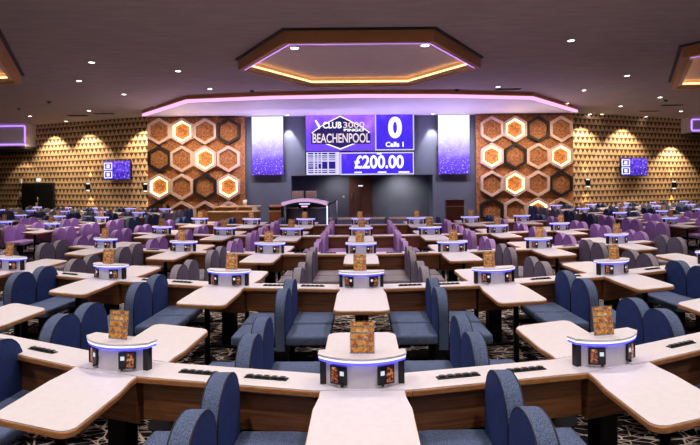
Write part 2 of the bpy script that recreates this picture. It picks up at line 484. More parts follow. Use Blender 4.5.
coffer([(10.4, 18.2), (7.95, 13.4), (9.8, 9.9), (14.0, 9.6), (16.2, 14.2), (13.8, 18.0)], 'hexagonal ceiling coffer glowing gold, cut off above the wall with no door')

# ------------------------------------------------------------------ downlights, vents, detectors
dl_ring = MB().ring([(.085 * math.cos(a), .085 * math.sin(a)) for a in [i * PI / 8 for i in range(16)]],
                    [(.066 * math.cos(a), .066 * math.sin(a)) for a in [i * PI / 8 for i in range(16)]], -.02, .0, 'console_white').mesh('bezel')
dl_lamp = MB().cyl(0, 0, -.012, -.002, .066, 'lamp_white').mesh('lamp')
LAMPS = []
def downlight(p, label, z=CEIL, r=1.0):
    t_ = thing('downlight', label, 'downlight', (p[0], p[1], z - .001), 0, 'recessed ceiling downlights')
    t_.scale = (r, r, 1)
    if z > SOFF + .1 and not (p[1] > 18.5 and abs(p[0]) < 10.5) and p[1] < 24.5: LAMPS.append((p[0], p[1]))
    add('bezel', dl_ring, t_); add('lamp', dl_lamp, t_)
ORD = ['first', 'second', 'third', 'fourth', 'fifth', 'sixth', 'seventh', 'eighth', 'ninth', 'tenth', 'eleventh', 'twelfth', 'thirteenth', 'fourteenth', 'fifteenth']
LEFT_DL = [(91.6, 62), (178, 70.7), (79, 80.5), (210, 88.5), (124, 94), (157, 106), (89, 110.5), (30, 116), (66, 121)]
RIGHT_DL = [(571, 40), (627, 75.4), (498, 86.5), (584, 90), (660, 97), (567, 103), (620.6, 106), (681, 111), (590, 114), (602, 114), (646, 116.5)]
for lst, side in ((LEFT_DL, 'exit door side of ceiling'), (RIGHT_DL, 'ceiling side away from exit door')):
    for i, (px, py) in enumerate(lst):
        yt = py + (px - CX) * ROLL
        Y = 3.27 * F / (CY - yt)
        p = at(px, py, Y)
        big = 1.1 if py < 95 else 1.25
        downlight((p.x, p.y), f'small white downlight, {ORD[i]} counting toward the stage, {side}', CEIL, big)
for i, (px, py) in enumerate([(294.6, 47), (425, 45.5)]):
    Y = 3.24 * F / (CY - py); p = at(px, py, Y)
    downlight((p.x, p.y), 'downlight inside the centre coffer on the ' + ('exit door side' if i == 0 else 'side away from the exit door'), CEIL - .03, 1.5)

vent_me = MB(); vent_me.box(0, 0, -.006, .9, .28, .012, 'dark_paint')
for k in range(6): vent_me.box(0, -.11 + k * .044, -.016, .86, .012, .012, 'black_metal')
vent_me = vent_me.mesh('ceiling_vent')
for i, (px, py, lb) in enumerate([(78, 115.5, 'toward the exit door, nearest that wall'), (104, 113.5, 'above the screen on the exit door wall'), (672, 105, 'over the wall without a door, nearer the tables'),
                                  (649.5, 111, 'close above the screen on the wall without a door'), (508, 89, 'beside the lowered stage ceiling')]):
    Y = 3.27 * F / (CY - py - (px - CX) * ROLL); p = at(px, py, Y)
    tag(add('ceiling_vent', vent_me, None, (p.x, p.y, CEIL), 0), 'dark slatted ceiling vent ' + lb, 'vent', 'ceiling vents')
sd = MB().cyl(0, 0, -.05, 0, .07, 'black_plastic', 14, .085).cyl(0, 0, -.075, -.05, .03, 'black_plastic', 10, .05).mesh('smoke_detector')
for px, py, lb in [(49, 101.7, 'over the exit door side, nearer the tables'), (19, 108.4, 'near the violet lit box on the exit door side'), (252, 90.5, 'off the exit door side corner of the centre coffer'),
                   (457, 89.5, 'off the corner of the centre coffer away from the exit door'), (364, 93.5, 'in front of the stage ceiling, behind the centre coffer'), (666, 100, 'over the side without a door')]:
    Y = 3.27 * F / (CY - py - (px - CX) * ROLL); p = at(px, py, Y)
    tag(add('smoke_detector', sd, None, (p.x, p.y, CEIL), 0), 'small dark ceiling detector ' + lb, 'detector', 'ceiling detectors')

# violet-lit lowered boxes on the outer walls
def bulkhead(name, x0, x1, y0, y1, z0, z1, s):
    o = struct(name, MB().box((x0 + x1) / 2, (y0 + y1) / 2, (z0 + z1) / 2, x1 - x0, y1 - y0, z1 - z0, 'soffit_paint').mesh(name))
    xe = x1 if s < 0 else x0
    mb = MB()
    mb.box((x0 + x1) / 2, y0 - .03, z1 - .14, x1 - x0, .06, .05, 'led_violet')
    mb.box((x0 + x1) / 2, y0 - .03, z0 + .10, x1 - x0, .06, .07, 'led_violet')
    mb.box(xe - s * .03, y0 - .03, (z0 + z1) / 2, .06, .06, z1 - z0 - .3, 'led_violet')
    struct('glow_strip', mb.mesh('glow_strip'), parent=o)
    struct('under_trim', MB().box((x0 + x1) / 2, (y0 + y1) / 2 - .02, z0 - .06, x1 - x0 + .06, y1 - y0 + .06, .12, 'dark_paint').mesh('under_trim'), parent=o)
bulkhead('ceiling_box_left', -26.5, -17.9, 29.1, 31.4, 4.05, CEIL, -1)
bulkhead('ceiling_box_right', 17.6, 26.5, 28.9, 31.0, 4.45, CEIL, 1)

# ------------------------------------------------------------------ hexagon feature panels
def hexframe(r0, r1): return ([(r0 * math.sin(i * PI / 3) * .98, r0 * math.cos(i * PI / 3)) for i in range(6)],
                              [(r1 * math.sin(i * PI / 3) * .98, r1 * math.cos(i * PI / 3)) for i in range(6)])
PX = 24.9 / F
R = 13.6 * PX
ho, hi_ = hexframe(R * .98, R * .76)
hx_light = MB().ring(ho, hi_, -.20, 0, 'pink_wood', 'XZ').mesh('hexagon_frame')
hx_black = MB().ring(ho, hexframe(R, R * .77)[1], -.20, 0, 'black_frame', 'XZ').mesh('hexagon_frame')
hx_inset = MB().prism(hexframe(R * .77, 1)[0], -.07, 0, 'wood_chip', 0, 'XZ').mesh('inset')
hx_inset2 = MB().prism(hexframe(R * .665, 1)[0], -.03, 0, 'wood_chip', 0, 'XZ').mesh('inset')
go, gi = hexframe(R * .755, R * .66)
hx_glow = MB().ring(go, gi, -.12, -.04, 'led_warm', 'XZ').mesh('light_ring')
LP = ['LGLB', 'BLGL', 'GLBG', 'BLLL']
RP = ['LGBL', 'GBLG', 'LGLB', 'BLGL']
def hexpanel(x0, x1, cols, y0, rows, label, arr):
    xa, xb = at(x0, 150, 24.9).x, at(x1, 150, 24.9).x
    r = thing('hexagon_wall_panel', label, 'wall panel', ((xa + xb) / 2, 24.9, 0), 0, 'hexagon wall panels')
    add('backing', MB().box(0, .08, SOFF / 2 - .005, xb - xa, .16, SOFF - .01, 'wood_chip').mesh('backing'), r)
    for j, row in enumerate(arr):
        for i, k in enumerate(row):
            p = at(cols[i], rows[j], 24.9)
            f = add('hexagon_frame', hx_black if k == 'B' else hx_light, r, (p.x - (xa + xb) / 2, 0, p.z))
            if k == 'G':
                f['label'] = 'hexagon frame with a glowing ring'
                add('light_ring', hx_glow, f); add('inset', hx_inset2, f)
            else:
                f['label'] = 'black hexagon frame' if k == 'B' else 'pale wooden hexagon frame'
                add('inset', hx_inset, f)
hexpanel(147.5, 245, [160.3, 182.9, 205.9, 229.2], 0, [131.5, 159, 186.7, 213.8], 'wood chip wall panel with hexagons behind the wooden counter', LP)
hexpanel(476, 573.2, [491.2, 514.4, 537.2, 560], 0, [129.3, 156.2, 183.6, 210.5], 'wood chip wall panel with hexagons behind the narrow brown cabinet', RP)

# ------------------------------------------------------------------ stage screens
def text(body, parent, x, z, size, mat, y=-.01, bold=0.0, align='CENTER', name='lettering', sx=1.0):
    c = bpy.data.curves.new(name, 'FONT'); c.body = body; c.size = size; c.extrude = .004; c.offset = bold
    c.align_x = align; c.align_y = 'CENTER'; c.materials.append(MATS[mat])
    o = bpy.data.objects.new(name, c); COL.objects.link(o); o.parent = parent
    o.location = (x, y, z); o.rotation_euler = (PI / 2, 0, 0)
    bpy.context.view_layer.update()
    o.scale = (sx / o.dimensions.x, 1, 1); return o
YS = 24.9
def rect(x0, y0, x1, y1, Y=YS):
    a, b = at(x0, y1, Y), at(x1, y0, Y); return a.x, a.z, b.x, b.z
def banner(x0, y0, x1, y1, label):
    ax, az, bx, bz = rect(x0, y0, x1, y1)
    r = thing('stage_screen', label, 'screen', ((ax + bx) / 2, YS, az), 0, 'tall stage screens')  # set just clear of the grey wall
    w, h = bx - ax, bz - az
    add('casing', MB().box(0, .09, h / 2, w, .18, h, 'black_plastic', .01).mesh('casing'), r)
    add('display', MB().box(0, -.01, h / 2, w - .02, .02, h - .02, 'banner_screen').mesh('display'), r)
banner(252, 116.2, 283.2, 175.2, 'tall violet and white screen beside the panel behind the wooden counter')
banner(438.3, 114.4, 469.5, 174.3, 'tall violet and white screen above the narrow brown cabinet')

ax, az, bx, bz = rect(306, 112, 414.2, 175.3)
W_, H_ = bx - ax, bz - az
vw = thing('led_video_wall', 'wide violet screen over the stage showing a logo and a prize of 200 pounds', 'screen', ((ax + bx) / 2, YS - .05, az))
add('casing', MB().box(0, .12, H_ / 2, W_ + .04, .2, H_ + .03, 'black_plastic', .01).mesh('casing'), vw)
def panel(name, x0, y0, x1, y1, mat, frame=True):
    a0, b0, a1, b1 = rect(x0, y0, x1, y1)
    ox, oz = (a0 + a1) / 2 - vw.location.x, (b0 + b1) / 2 - vw.location.z
    w, h = a1 - a0, b1 - b0
    p = add(name, MB().box(0, 0, 0, w, .03, h, mat).mesh(name), vw, (ox, 0, oz))
    if frame:
        o = [(-w / 2, -h / 2), (w / 2, -h / 2), (w / 2, h / 2), (-w / 2, h / 2)]
        i = [(-w / 2 + .05, -h / 2 + .05), (w / 2 - .05, -h / 2 + .05), (w / 2 - .05, h / 2 - .05), (-w / 2 + .05, h / 2 - .05)]
        add('border', MB().ring(o, i, -.022, -.012, 'screen_frame', 'XZ').mesh('border'), p)
    return p, w, h
# logo panel
p, w, h = panel('logo_panel', 306, 112, 374.6, 151.3, 'violet_screen', False)
k = w / 700.0     # the logo was laid out on a 700 x 400 grid
def L(x, y): return ((x - 350) * k, (205 - y) * k)
badge = [L(*q) for q in [(60, 215), (150, 150), (250, 95), (350, 45), (450, 95), (560, 150), (650, 215), (560, 310), (450, 350), (350, 388), (250, 350), (140, 310)]]
badge_i = [(a * .95, b * .93) for a, b in badge]
add('badge', MB().ring(badge, badge_i, -.020, -.014, 'screen_text', 'XZ').prism(badge_i, -.0185, -.0145, 'screen_navy', 0, 'XZ').mesh('badge'), p)
text('CLUB', p, *L(268, 143), .40, 'screen_text', -.030, .009, sx=190 * k)
text('3000', p, *L(485, 143), .38, 'screen_pink_text', -.030, .004, sx=215 * k)
text('BINGO', p, *L(487, 193), .165, 'screen_text', -.030, .006, sx=205 * k)
add('name_band', MB().box(*[L(355, 277)[0], -.021, L(355, 277)[1]], 600 * k, .006, 108 * k, 'screen_navy').mesh('name_band'), p)
text('BEACHENPOOL', p, *L(357, 277), .58, 'screen_pink_text', -.032, .010, sx=580 * k)
sh = MB()
for q in ((95, 95), (130, 130), (135, 170)): pass
sh.prism([L(92, 90), L(108, 86), L(150, 150), L(140, 180), L(118, 140)], -.026, -.02, 'screen_text', 0, 'XZ')
add('badge_spike', sh.mesh('badge_spike'), p)
# number panel
p, w, h = panel('number_panel', 375.2, 112.6, 413.8, 150.6, 'indigo_screen')
text('0', p, .02, .13, 1.24, 'screen_text', -.026, .055, sx=.62)
text('Calls 1', p, .02, -.60, .30, 'screen_text', -.026, .010, sx=.82)
# results panel
p, w, h = panel('results_panel', 306.6, 152.0, 339.6, 175, 'screen_frame', False)
g = MB()
cols = [(.04, .20), (.24, .32), (.35, .43), (.46, .62), (.66, .86)]
rows = [(.04, .09), (.15, .19), (.24, .27), (.33, .355), (.42, .46), (.51, .55), (.59, .63), (.67, .73), (.80, .83), (.88, .92)]
for ci, (c0, c1) in enumerate(cols):
    for ri, (r0, r1) in enumerate(rows):
        if ci >= 3 and 4 <= ri <= 7:
            if ri > 4: continue
            r1 = .74
        if ci == 2 and ri == 5: r1 = .73
        if ci == 2 and ri in (6, 7): continue
        g.box((c0 + c1) / 2 * w - w / 2 + .02, -.018, h / 2 - (r0 + r1) / 2 * h, (c1 - c0) * w, .006, (r1 - r0) * h * (1.0 if r1 - r0 > .1 else 1.3), 'screen_grid_navy')
add('grid_cells', g.mesh('grid_cells'), p)
# prize panel
p, w, h = panel('prize_panel', 340.4, 152.0, 413.8, 175, 'indigo_screen')
text('£200.00', p, .08, .04, .80, 'screen_text', -.026, .022, sx=2.25)
g = MB()
for cx_, cw in ((-.87, .34), (.22, .40), (1.22, .50)): g.box(cx_, -.02, -.40, cw, .006, .06, 'screen_text')
g.box(.1, -.02, .44, .22, .006, .06, 'screen_text')
add('caption_marks', g.mesh('caption_marks'), p)

# ------------------------------------------------------------------ wall things
def on_wall_thing(W, name, px, py, label, cat, group=None, out=.1):
    q = on_wall(W, px, py, out)
    return thing(name, label, cat, q, wall_rz(W), group)
for W, (x0, y0, x1, y1), lab in ((LW, (104, 161, 131, 179.5), 'wall screen with violet picture on the wall with the exit door'),
                                 (RW, (620.3, 157.8, 646.7, 175.8), 'wall screen with violet picture on the wall without a door')):
    r = on_wall_thing(W, 'wall_tv', (x0 + x1) / 2, (y0 + y1) / 2, lab, 'tv', 'wall screens', .20)
    a, b = on_wall(W, x0, y0), on_wall(W, x1, y1)
    w = (Vector((a.x, a.y)) - Vector((b.x, b.y))).length; h = abs(a.z - b.z)
    add('casing', MB().box(0, .0, 0, w, .08, h, 'black_plastic', .01).mesh('casing'), r)
    d = add('display', MB().box(0, -.045, 0, w - .06, .012, h - .06, 'tv_screen').mesh('display'), r)
    add('bracket', MB().box(0, .11, 0, .3, .16, .3, 'black_metal').mesh('bracket'), r)
    g = MB()
    xw = w * .30
    for zc, hh in ((h * .22, h * .36), (-h * .22, h * .36)):
        o = [(-w / 2 + .06, zc - hh / 2), (-w / 2 + .06 + xw, zc - hh / 2), (-w / 2 + .06 + xw, zc + hh / 2), (-w / 2 + .06, zc + hh / 2)]
        i = shrink(o, .8)
        g.ring(o, i, -.056, -.05, 'screen_text', 'XZ')
        g.box(-w / 2 + .06 + xw / 2, -.054, zc, xw * .35, .006, hh * .5, 'screen_text')
    add('picture_boxes', g.mesh('picture_boxes'), d)
sc_body = MB().box(0, 0, 0, .16, .14, .22, 'black_metal', .01).mesh('body')
sc_cap = MB().box(0, 0, 0, .10, .09, .05, 'sign_white').mesh('lens')
for W, px, py, lab in ((LW, 88, 187, 'between exit door and screen'), (LW, 145.5, 187.5, 'beside the hexagon panel, exit door wall'),
                       (RW, 588, 183, 'next to hexagon panel, doorless wall'), (RW, 674, 185, 'past the screen, doorless wall')):
    r = on_wall_thing(W, 'wall_sconce', px, py, 'black up and down wall light ' + lab, 'wall light', 'wall sconces', .17)
    r.scale = (1.35, 1.0, 1.35)
    add('body', sc_body, r); add('lens', sc_cap, r, (0, 0, .13)); add('lens', sc_cap, r, (0, 0, -.13))
    q = r.location; n = W[2]
    for s in (1, -1):
        spot(q + n * .02 + Vector((0, 0, s * .30)), 55, (1, .72, .35), 75, .8, q - n * .12 + Vector((0, 0, s * 1.6)), .04)
# exit door
a, b = on_wall(LW, 25, 183, .0), on_wall(LW, 56.5, 183, .0)
mid = (a + b) / 2; w = (Vector((a.x, a.y)) - Vector((b.x, b.y))).length
dr = struct('door_2', MB().box(0, 0, 1.05, w, .08, 2.1, 'black_frame', .01).mesh('door_2'), (mid.x + LW[2].x * .13, mid.y + LW[2].y * .13, 0), wall_rz(LW))
for s in (-1, 1):
    struct('door_leaf', MB().box(s * w / 4, -.06, 1.02, w / 2 - .06, .06, 2.0, 'black_plastic', .01).mesh('door_leaf'), parent=dr)
struct('door_handle', MB().tube([(.12, -.12, .95), (.12, -.12, 1.3)], .02, 'steel').mesh('door_handle'), parent=dr)
r = on_wall_thing(LW, 'exit_sign', 39, 180, 'small lit white exit sign box over the black double door', 'exit sign', None, .14)
add('casing', MB().box(0, 0, 0, .34, .06, .2, 'console_white', .01).mesh('casing'), r); add('display', MB().box(0, -.034, 0, .3, .01, .16, 'sign_white').mesh('display'), r)
for px, py, lab in ((20.5, 181, 'upper small white box on the wall beside the black double door'), (20.8, 194.5, 'lower small white box on the wall beside the black double door')):
    r = on_wall_thing(LW, 'alarm_box', px, py, lab, 'alarm box', 'alarm boxes', .11)
    add('casing', MB().box(0, 0, 0, .2, .07, .26, 'console_white', .015).mesh('casing'), r); add('button', MB().box(0, -.04, 0, .08, .02, .08, 'beige_plastic', .01).mesh('button'), r)

# ------------------------------------------------------------------ stage furniture
# caller's desk
dk = thing('caller_desk', "rounded violet-lit caller's desk on the stage in front of the alcove", 'desk', (at(306, 200, 22.9).x, 22.9, .25))
def ell(rx, ry, n=24): return [(rx * math.cos(PI + PI * i / n), ry * math.sin(PI + PI * i / n)) for i in range(n + 1)]
def arc(hw, zlow, zhigh, n=16): return [(-hw + 2 * hw * i / n, zlow + (zhigh - zlow) * (1 - (-1 + 2 * i / n) ** 2)) for i in range(n + 1)]
zt = CAM_Z - 16.6 * 22.2 / F - .25
add('body', MB().prism(ell(.84, .52), 0, zt - .42, 'slate_paint').mesh('body'), dk)
add('worktop', MB().prism(ell(.90, .58), zt - .42, zt - .38, 'console_white').mesh('worktop'), dk)
add('rear_shelf', MB().box(0, .22, (zt - .03) / 2, 1.7, .40, zt - .03, 'slate_paint', .01).mesh('rear_shelf'), dk)
add('canopy', MB().prism(arc(.96, zt - .16, zt) + arc(.90, zt - .30, zt - .14)[::-1], -.66, .0, 'soffit_paint', 0, 'XZ').mesh('canopy'), dk)
add('glow_strip', MB().prism(arc(.955, zt - .165, zt - .005) + arc(.91, zt - .29, zt - .13)[::-1], -.675, -.661, 'lilac_face_glow', 0, 'XZ').mesh('glow_strip'), dk)  # glowing face imitates the violet light falling on the canopy front
add('light_post', MB().box(.925, -.64, (zt - .30) / 2, .05, .05, zt - .30, 'led_white').mesh('light_post'), dk)
add('post', MB().box(-.925, -.64, (zt - .30) / 2, .05, .05, zt - .30, 'black_metal').mesh('post'), dk)
add('monitor_panel', MB().box(0, -.60, zt - .26, .5, .05, .28, 'black_plastic', .01).box(0, -.60, zt - .56, .08, .05, .34, 'black_plastic').mesh('monitor_panel'), dk)
add('emblem', MB().box(.0, -.632, zt - .22, .44, .015, .06, 'screen_frame', .006).box(.0, -.632, zt - .32, .26, .015, .06, 'led_pink', .006).mesh('emblem'), dk)
# two beige machines standing on it
for i, (x0, x1) in enumerate(((292.3, 303.2), (305.8, 316.3))):
    a, b = at(x0, 197.8, 23.1), at(x1, 190.5, 23.1)
    r = thing('beige_monitor', 'beige boxy monitor on the caller desk, ' + ('nearer the brown lectern' if i == 0 else 'nearer the brown door'), 'monitor', ((a.x + b.x) / 2, 23.1, zt + .222), 0, 'monitors on the caller desk')
    w = b.x - a.x
    add('casing', MB().box(0, .06, .17, w, .26, .30, 'beige_plastic', .02).mesh('casing'), r)
    add('display', MB().box(0, -.075, .19, w * .8, .02, .18, 'pale_wood', .006).mesh('display'), r)
    add('stand', MB().box(0, .04, .012, w * .7, .24, .024, 'beige_plastic').mesh('stand'), r)
# handrail
q = at(333, 215, 23.2)
r = thing('handrail', 'black and white handrail beside the rounded caller desk', 'handrail', (q.x, 23.2, .25))
add('post', MB().tube([(.17, 0, 0), (.17, 0, .98)], .022, 'console_white').mesh('post'), r)
add('post', MB().tube([(-.17, 0, 0), (-.17, 0, .80)], .022, 'black_metal').mesh('post'), r)
add('rail', MB().tube([(-.19, 0, .80), (.0, 0, .87), (.18, 0, .99)], .03, 'black_metal').mesh('rail'), r)
# lectern and cabinet
def cabinet(name, x0, x1, yt, Y, z0, label, cat, slope):
    a, b = at(x0, yt, Y), at(x1, yt, Y); w = b.x - a.x; h = a.z - z0
    r = thing(name, label, cat, ((a.x + b.x) / 2, Y, z0))
    add('body', MB().box(0, 0, h * .48, w * .92, .42, h * .96, 'cherry_wood', .01).mesh('body'), r)
    add('top', MB().box(0, -.02, h - .025, w, .50, .05, 'cherry_wood', .012, Matrix.Rotation(slope, 4, 'X')).mesh('top'), r)
    add('shelf_edge', MB().box(0, -.215, h * .72, w * .94, .03, .035, 'pale_wood', .004).mesh('shelf_edge'), r)
    add('door', MB().box(0, -.215, h * .36, w * .8, .02, h * .6, 'cherry_wood', .006).mesh('door'), r)
cabinet('wooden_lectern', 269.2, 283.8, 205.6, 22.6, .25, 'brown wooden lectern between the pale counter and the rounded caller desk', 'lectern', .12)
cabinet('wooden_cabinet', 445, 463.8, 199.6, 22.6, .25, 'narrow brown wooden cabinet under the tall screen by the hexagon panel', 'cabinet', 0)
# pale wooden counter with two tiers
Yc = 21.6
a, b = at(206, 211, Yc), at(259.5, 211, Yc)
cw = b.x - a.x; cxm = (a.x + b.x) / 2
ct = thing('reception_counter', 'long pale wooden two-tier counter before the hexagon panel', 'counter', (cxm, Yc, 0))
def bow_front(w, d, s, n=14): return [(w / 2, d)] + [(-w / 2, d)] + [(-w / 2 + w * i / n, -s * math.sin(PI * i / n)) for i in range(n + 1)]
add('front_panel', MB().prism(bow_front(cw * .95, .5, .22), 0, .82, 'desk_wood').mesh('front_panel'), ct)
add('lower_worktop', MB().prism(bow_front(cw, .5, .28), .822, .87, 'pale_wood').mesh('lower_worktop'), ct)
add('back_riser', MB().box(.05, .62, .5, cw * .86, .2, 1.0, 'desk_wood').mesh('back_riser'), ct)
add('upper_worktop', MB().box(.05, .55, 1.04, cw * .9, .46, .05, 'pale_wood', .01).mesh('upper_worktop'), ct)
add('prop', MB().tube([(.15, -.2, .87), (.15, .34, 1.03)], .014, 'steel').mesh('prop'), ct)
q = at(218, 203, Yc + .55)
r = thing('desk_lamp', 'small dark lamp standing on the pale counter', 'lamp', (q.x, Yc + .55, 1.065))
add('base', MB().cyl(0, 0, 0, .025, .08, 'black_metal').mesh('base'), r); add('stem', MB().tube([(0, 0, .02), (.03, 0, .13), (-.03, 0, .2)], .012, 'black_metal').mesh('stem'), r)
add('shade', MB().cyl(-.06, 0, .16, .23, .10, 'black_metal', 14, .05).mesh('shade'), r)
q = at(245, 203, Yc + .5)
tag(add('paper_cup', MB().cyl(0, 0, 0, .24, .07, 'console_white', 16, .09).mesh('paper_cup'), None, (q.x, Yc + .5, 1.066)), 'tall white cup on the raised top of the pale counter', 'cup')
q = at(255.5, 209, Yc + .15)
r = thing('receipt_printer', 'small white and violet printer on the lower top of the pale counter', 'printer', (q.x, Yc + .12, .871))
add('casing', MB().box(0, 0, .09, .22, .2, .18, 'console_white', .02).mesh('casing'), r); add('lid', MB().box(0, -.02, .19, .2, .16, .02, 'slate_paint', .008).mesh('lid'), r)

# ------------------------------------------------------------------ bingo hall seating plan
# The rows bow round the stage: a straight grid place (X, D) is bent back to the sides.
def bow(X, D):
    r = math.hypot(X, D); th = math.atan2(X, D)
    return r * th, r
def heading(X, D):
    th = math.atan2(X, D)
    return math.atan2(math.sin(th), th * math.sin(th) + math.cos(th))
AX = .10           # how much of the counter's turn the table axes take over

# ---- table prototypes (meshes cached by turn, in whole degrees)
cache = {}
def top_outline(width, length, sgn, inset, skew):
    """tongue of a table top: ends cut parallel to the counter, axis turned by skew"""
    w0, w1, rc = width / 2 - .02 - inset, width / 2 - inset, .085
    L_ = length - inset
    pts = [(-w0, .0), (-w0, .10), (-w1, .26)]
    for i in range(6):
        a = PI - i / 5 * PI / 2
        pts.append((-w1 + rc + rc * math.cos(a), L_ - rc + rc * math.sin(a)))
    for i in range(6):
        a = PI / 2 - i / 5 * PI / 2
        pts.append((w1 - rc + rc * math.cos(a), L_ - rc + rc * math.sin(a)))
    pts += [(w1, .26), (w0, .10), (w0, .0)]
    ax = (math.sin(skew), math.cos(skew)); out = []
    for u, v in pts:
        v = v * sgn
        out.append((u / math.cos(skew) + ax[0] * v, ax[1] * v))
    return out
def top_mesh(which, skew_deg, front_len):
    key = ('top', which, skew_deg, front_len)
    if key not in cache:
        sgn, ln, off = (-1, front_len, -.150) if which == 'front' else (1, .97, .150)
        sk = math.radians(skew_deg)
        ln *= 1 - (.0105 if which == 'front' else .0055) * abs(skew_deg)      # tables at the ends of a row are a little shorter
        f = lambda ins: [(a, b + off) for a, b in top_outline(.56, ln, sgn, ins, sk)]
        lam = MB().prism(f(.006), .744, .752, 'laminate').mesh('table_top')
        band = MB().prism(f(0), .712, .744, 'edge_wood', .006).mesh('edge_band')
        cache[key] = (lam, band)
    return cache[key]
leg_mesh = MB().cyl(0, 0, .012, .711, .03, 'black_metal', 12).cyl(0, 0, 0, .014, .2, 'black_metal', 20).cyl(0, 0, .69, .711, .11, 'black_metal', 12).mesh('leg')
cab_mesh = MB().prism([(-.26, -.145), (.26, -.145), (.26, .145), (-.26, .145)], .44, .71, 'walnut_panel').mesh('cabinet')
col_mesh = MB().box(0, 0, .23, .16, .12, .42, 'black_metal', .01).box(0, 0, .012, .40, .24, .024, 'black_metal', .006).mesh('centre_pedestal')
hub_mesh = MB().box(0, 0, .748, .60, .284, .008, 'laminate').box(0, 0, .727, .60, .30, .034, 'edge_wood', .006).mesh('counter_hub')
def lens(hw, sag, n=12):
    Rr = (hw * hw + sag * sag) / (2 * sag); a0 = math.asin(min(1, hw / Rr))
    fr = [(Rr * math.sin(-a0 + 2 * a0 * i / n), -(Rr * math.cos(-a0 + 2 * a0 * i / n) - Rr + sag)) for i in range(n + 1)]
    return fr, Rr, a0
def lens_outline(hw, sag, end):
    fr, _, _ = lens(hw, sag)
    return [(x, y - end) for x, y in fr] + [(hw, .035), (-hw, .035)]
con_body = MB().prism(lens_outline(.232, .095, .035), .752, .905, 'console_white').mesh('console')
con_top = MB().prism(lens_outline(.275, .115, .05), .930, .945, 'laminate', .004).mesh('console_top')
con_led = MB().prism(lens_outline(.271, .114, .048), .918, .930, 'led_white').prism(lens_outline(.268, .112, .046), .904, .918, 'blue_spill_glow').mesh('led_strip')  # lower blue band glows in place of the strip's spill on the console
post_mesh = MB().box(0, -.022, .828, .040, .046, .152, 'black_plastic', .006).mesh('end_post')
tm = MB().box(0, 0, 0, .112, .016, .112, 'black_plastic', .005)
tm.box(-.022, -.009, .002, .044, .006, .092, 'term_picture'); tm.box(.028, -.010, .016, .026, .006, .026, 'term_screen', .002); tm.box(.03, -.012, -.055, .014, .014, .014, 'black_plastic')
term_a = tm.mesh('card_terminal')
tm = MB().box(0, 0, 0, .112, .016, .112, 'black_plastic', .005)
tm.box(.022, -.009, .002, .044, .006, .092, 'term_picture'); tm.box(-.028, -.010, .016, .026, .006, .026, 'term_screen', .002); tm.box(-.03, -.012, -.055, .014, .014, .014, 'black_plastic')
term_b = tm.mesh('card_terminal')
_, CR, CA = lens(.232, .095)
card_mesh = MB().prism([(-.07, 0), (.07, 0), (.07, .172), (-.07, .172)], -.0015, .0015, 'menu_print', 0, 'XZ').mesh('menu_card')
holder_mesh = MB().prism([(-.075, 0), (.075, 0), (.075, .182), (-.075, .182)], -.006, -.004, 'clear_acrylic', 0, 'XZ').prism([(-.075, 0), (.075, 0), (.075, .182), (-.075, .182)], .004, .006, 'clear_acrylic', 0, 'XZ').mesh('clear_sleeve')
foot_mesh = MB().box(0, 0, .003, .15, .08, .006, 'clear_acrylic').mesh('foot')

def make_table(X, D, label, front_len=1.10):
    g = heading(X, D); x, y = bow(X, D)
    sk = round(math.degrees(g * (1 - AX)))
    r = thing('bingo_table', label, 'bingo table', (x, y, 0), g, 'double bingo tables with a lit console')
    for which in ('front', 'back'):
        lam, band = top_mesh(which, sk, front_len)
        t_ = add('table_top', lam, r); add('edge_band', band, t_)
        s = math.radians(sk); v = -(front_len - .16) * (1 - .0105 * abs(sk)) if which == 'front' else .80
        add('leg', leg_mesh, r, (math.sin(s) * (v + .15 * (1 if v < 0 else -1)), math.cos(s) * v, 0))
    add('cabinet', cab_mesh, r); add('centre_pedestal', col_mesh, r); add('counter_hub', hub_mesh, r)
    c = add('console', con_body, r)
    add('console_top', con_top, c); add('led_strip', con_led, c)
    add('end_post', post_mesh, c, (-.243, 0, 0)); add('end_post', post_mesh, c, (.243, 0, 0))
    for s in (-1, 1):
        for front in (0,):
            a = s * .145; ang = math.asin(a / CR)
            yy = -(CR * math.cos(ang) - CR + .095) - .035 - .006
            o = add('card_terminal', term_a if s < 0 else term_b, c, (a, yy, .828), ang * 1.0)
            if front:
                o.location = (-a, -yy, .828); o.rotation_euler = (0, 0, PI + ang)
    return r, g, x, y
def make_menu(X, D, label, dx=0.0):
    g = heading(X, D); x, y = bow(X, D)
    r = thing('menu_holder', label, 'menu holder', (x + dx * math.cos(g), y + dx * math.sin(g) - .085, .945), g * .5 + random.uniform(-.1, .1), 'menu holders on the consoles')
    r.scale = (1.06, 1.06, 1.10)
    t_ = add('clear_sleeve', holder_mesh, r, (0, 0, .006)); add('menu_card', card_mesh, r, (0, 0, .008)); add('foot', foot_mesh, r)
    for o in r.children:
        if o.name.startswith('foot') is False: o.rotation_euler = (-.13, 0, 0)

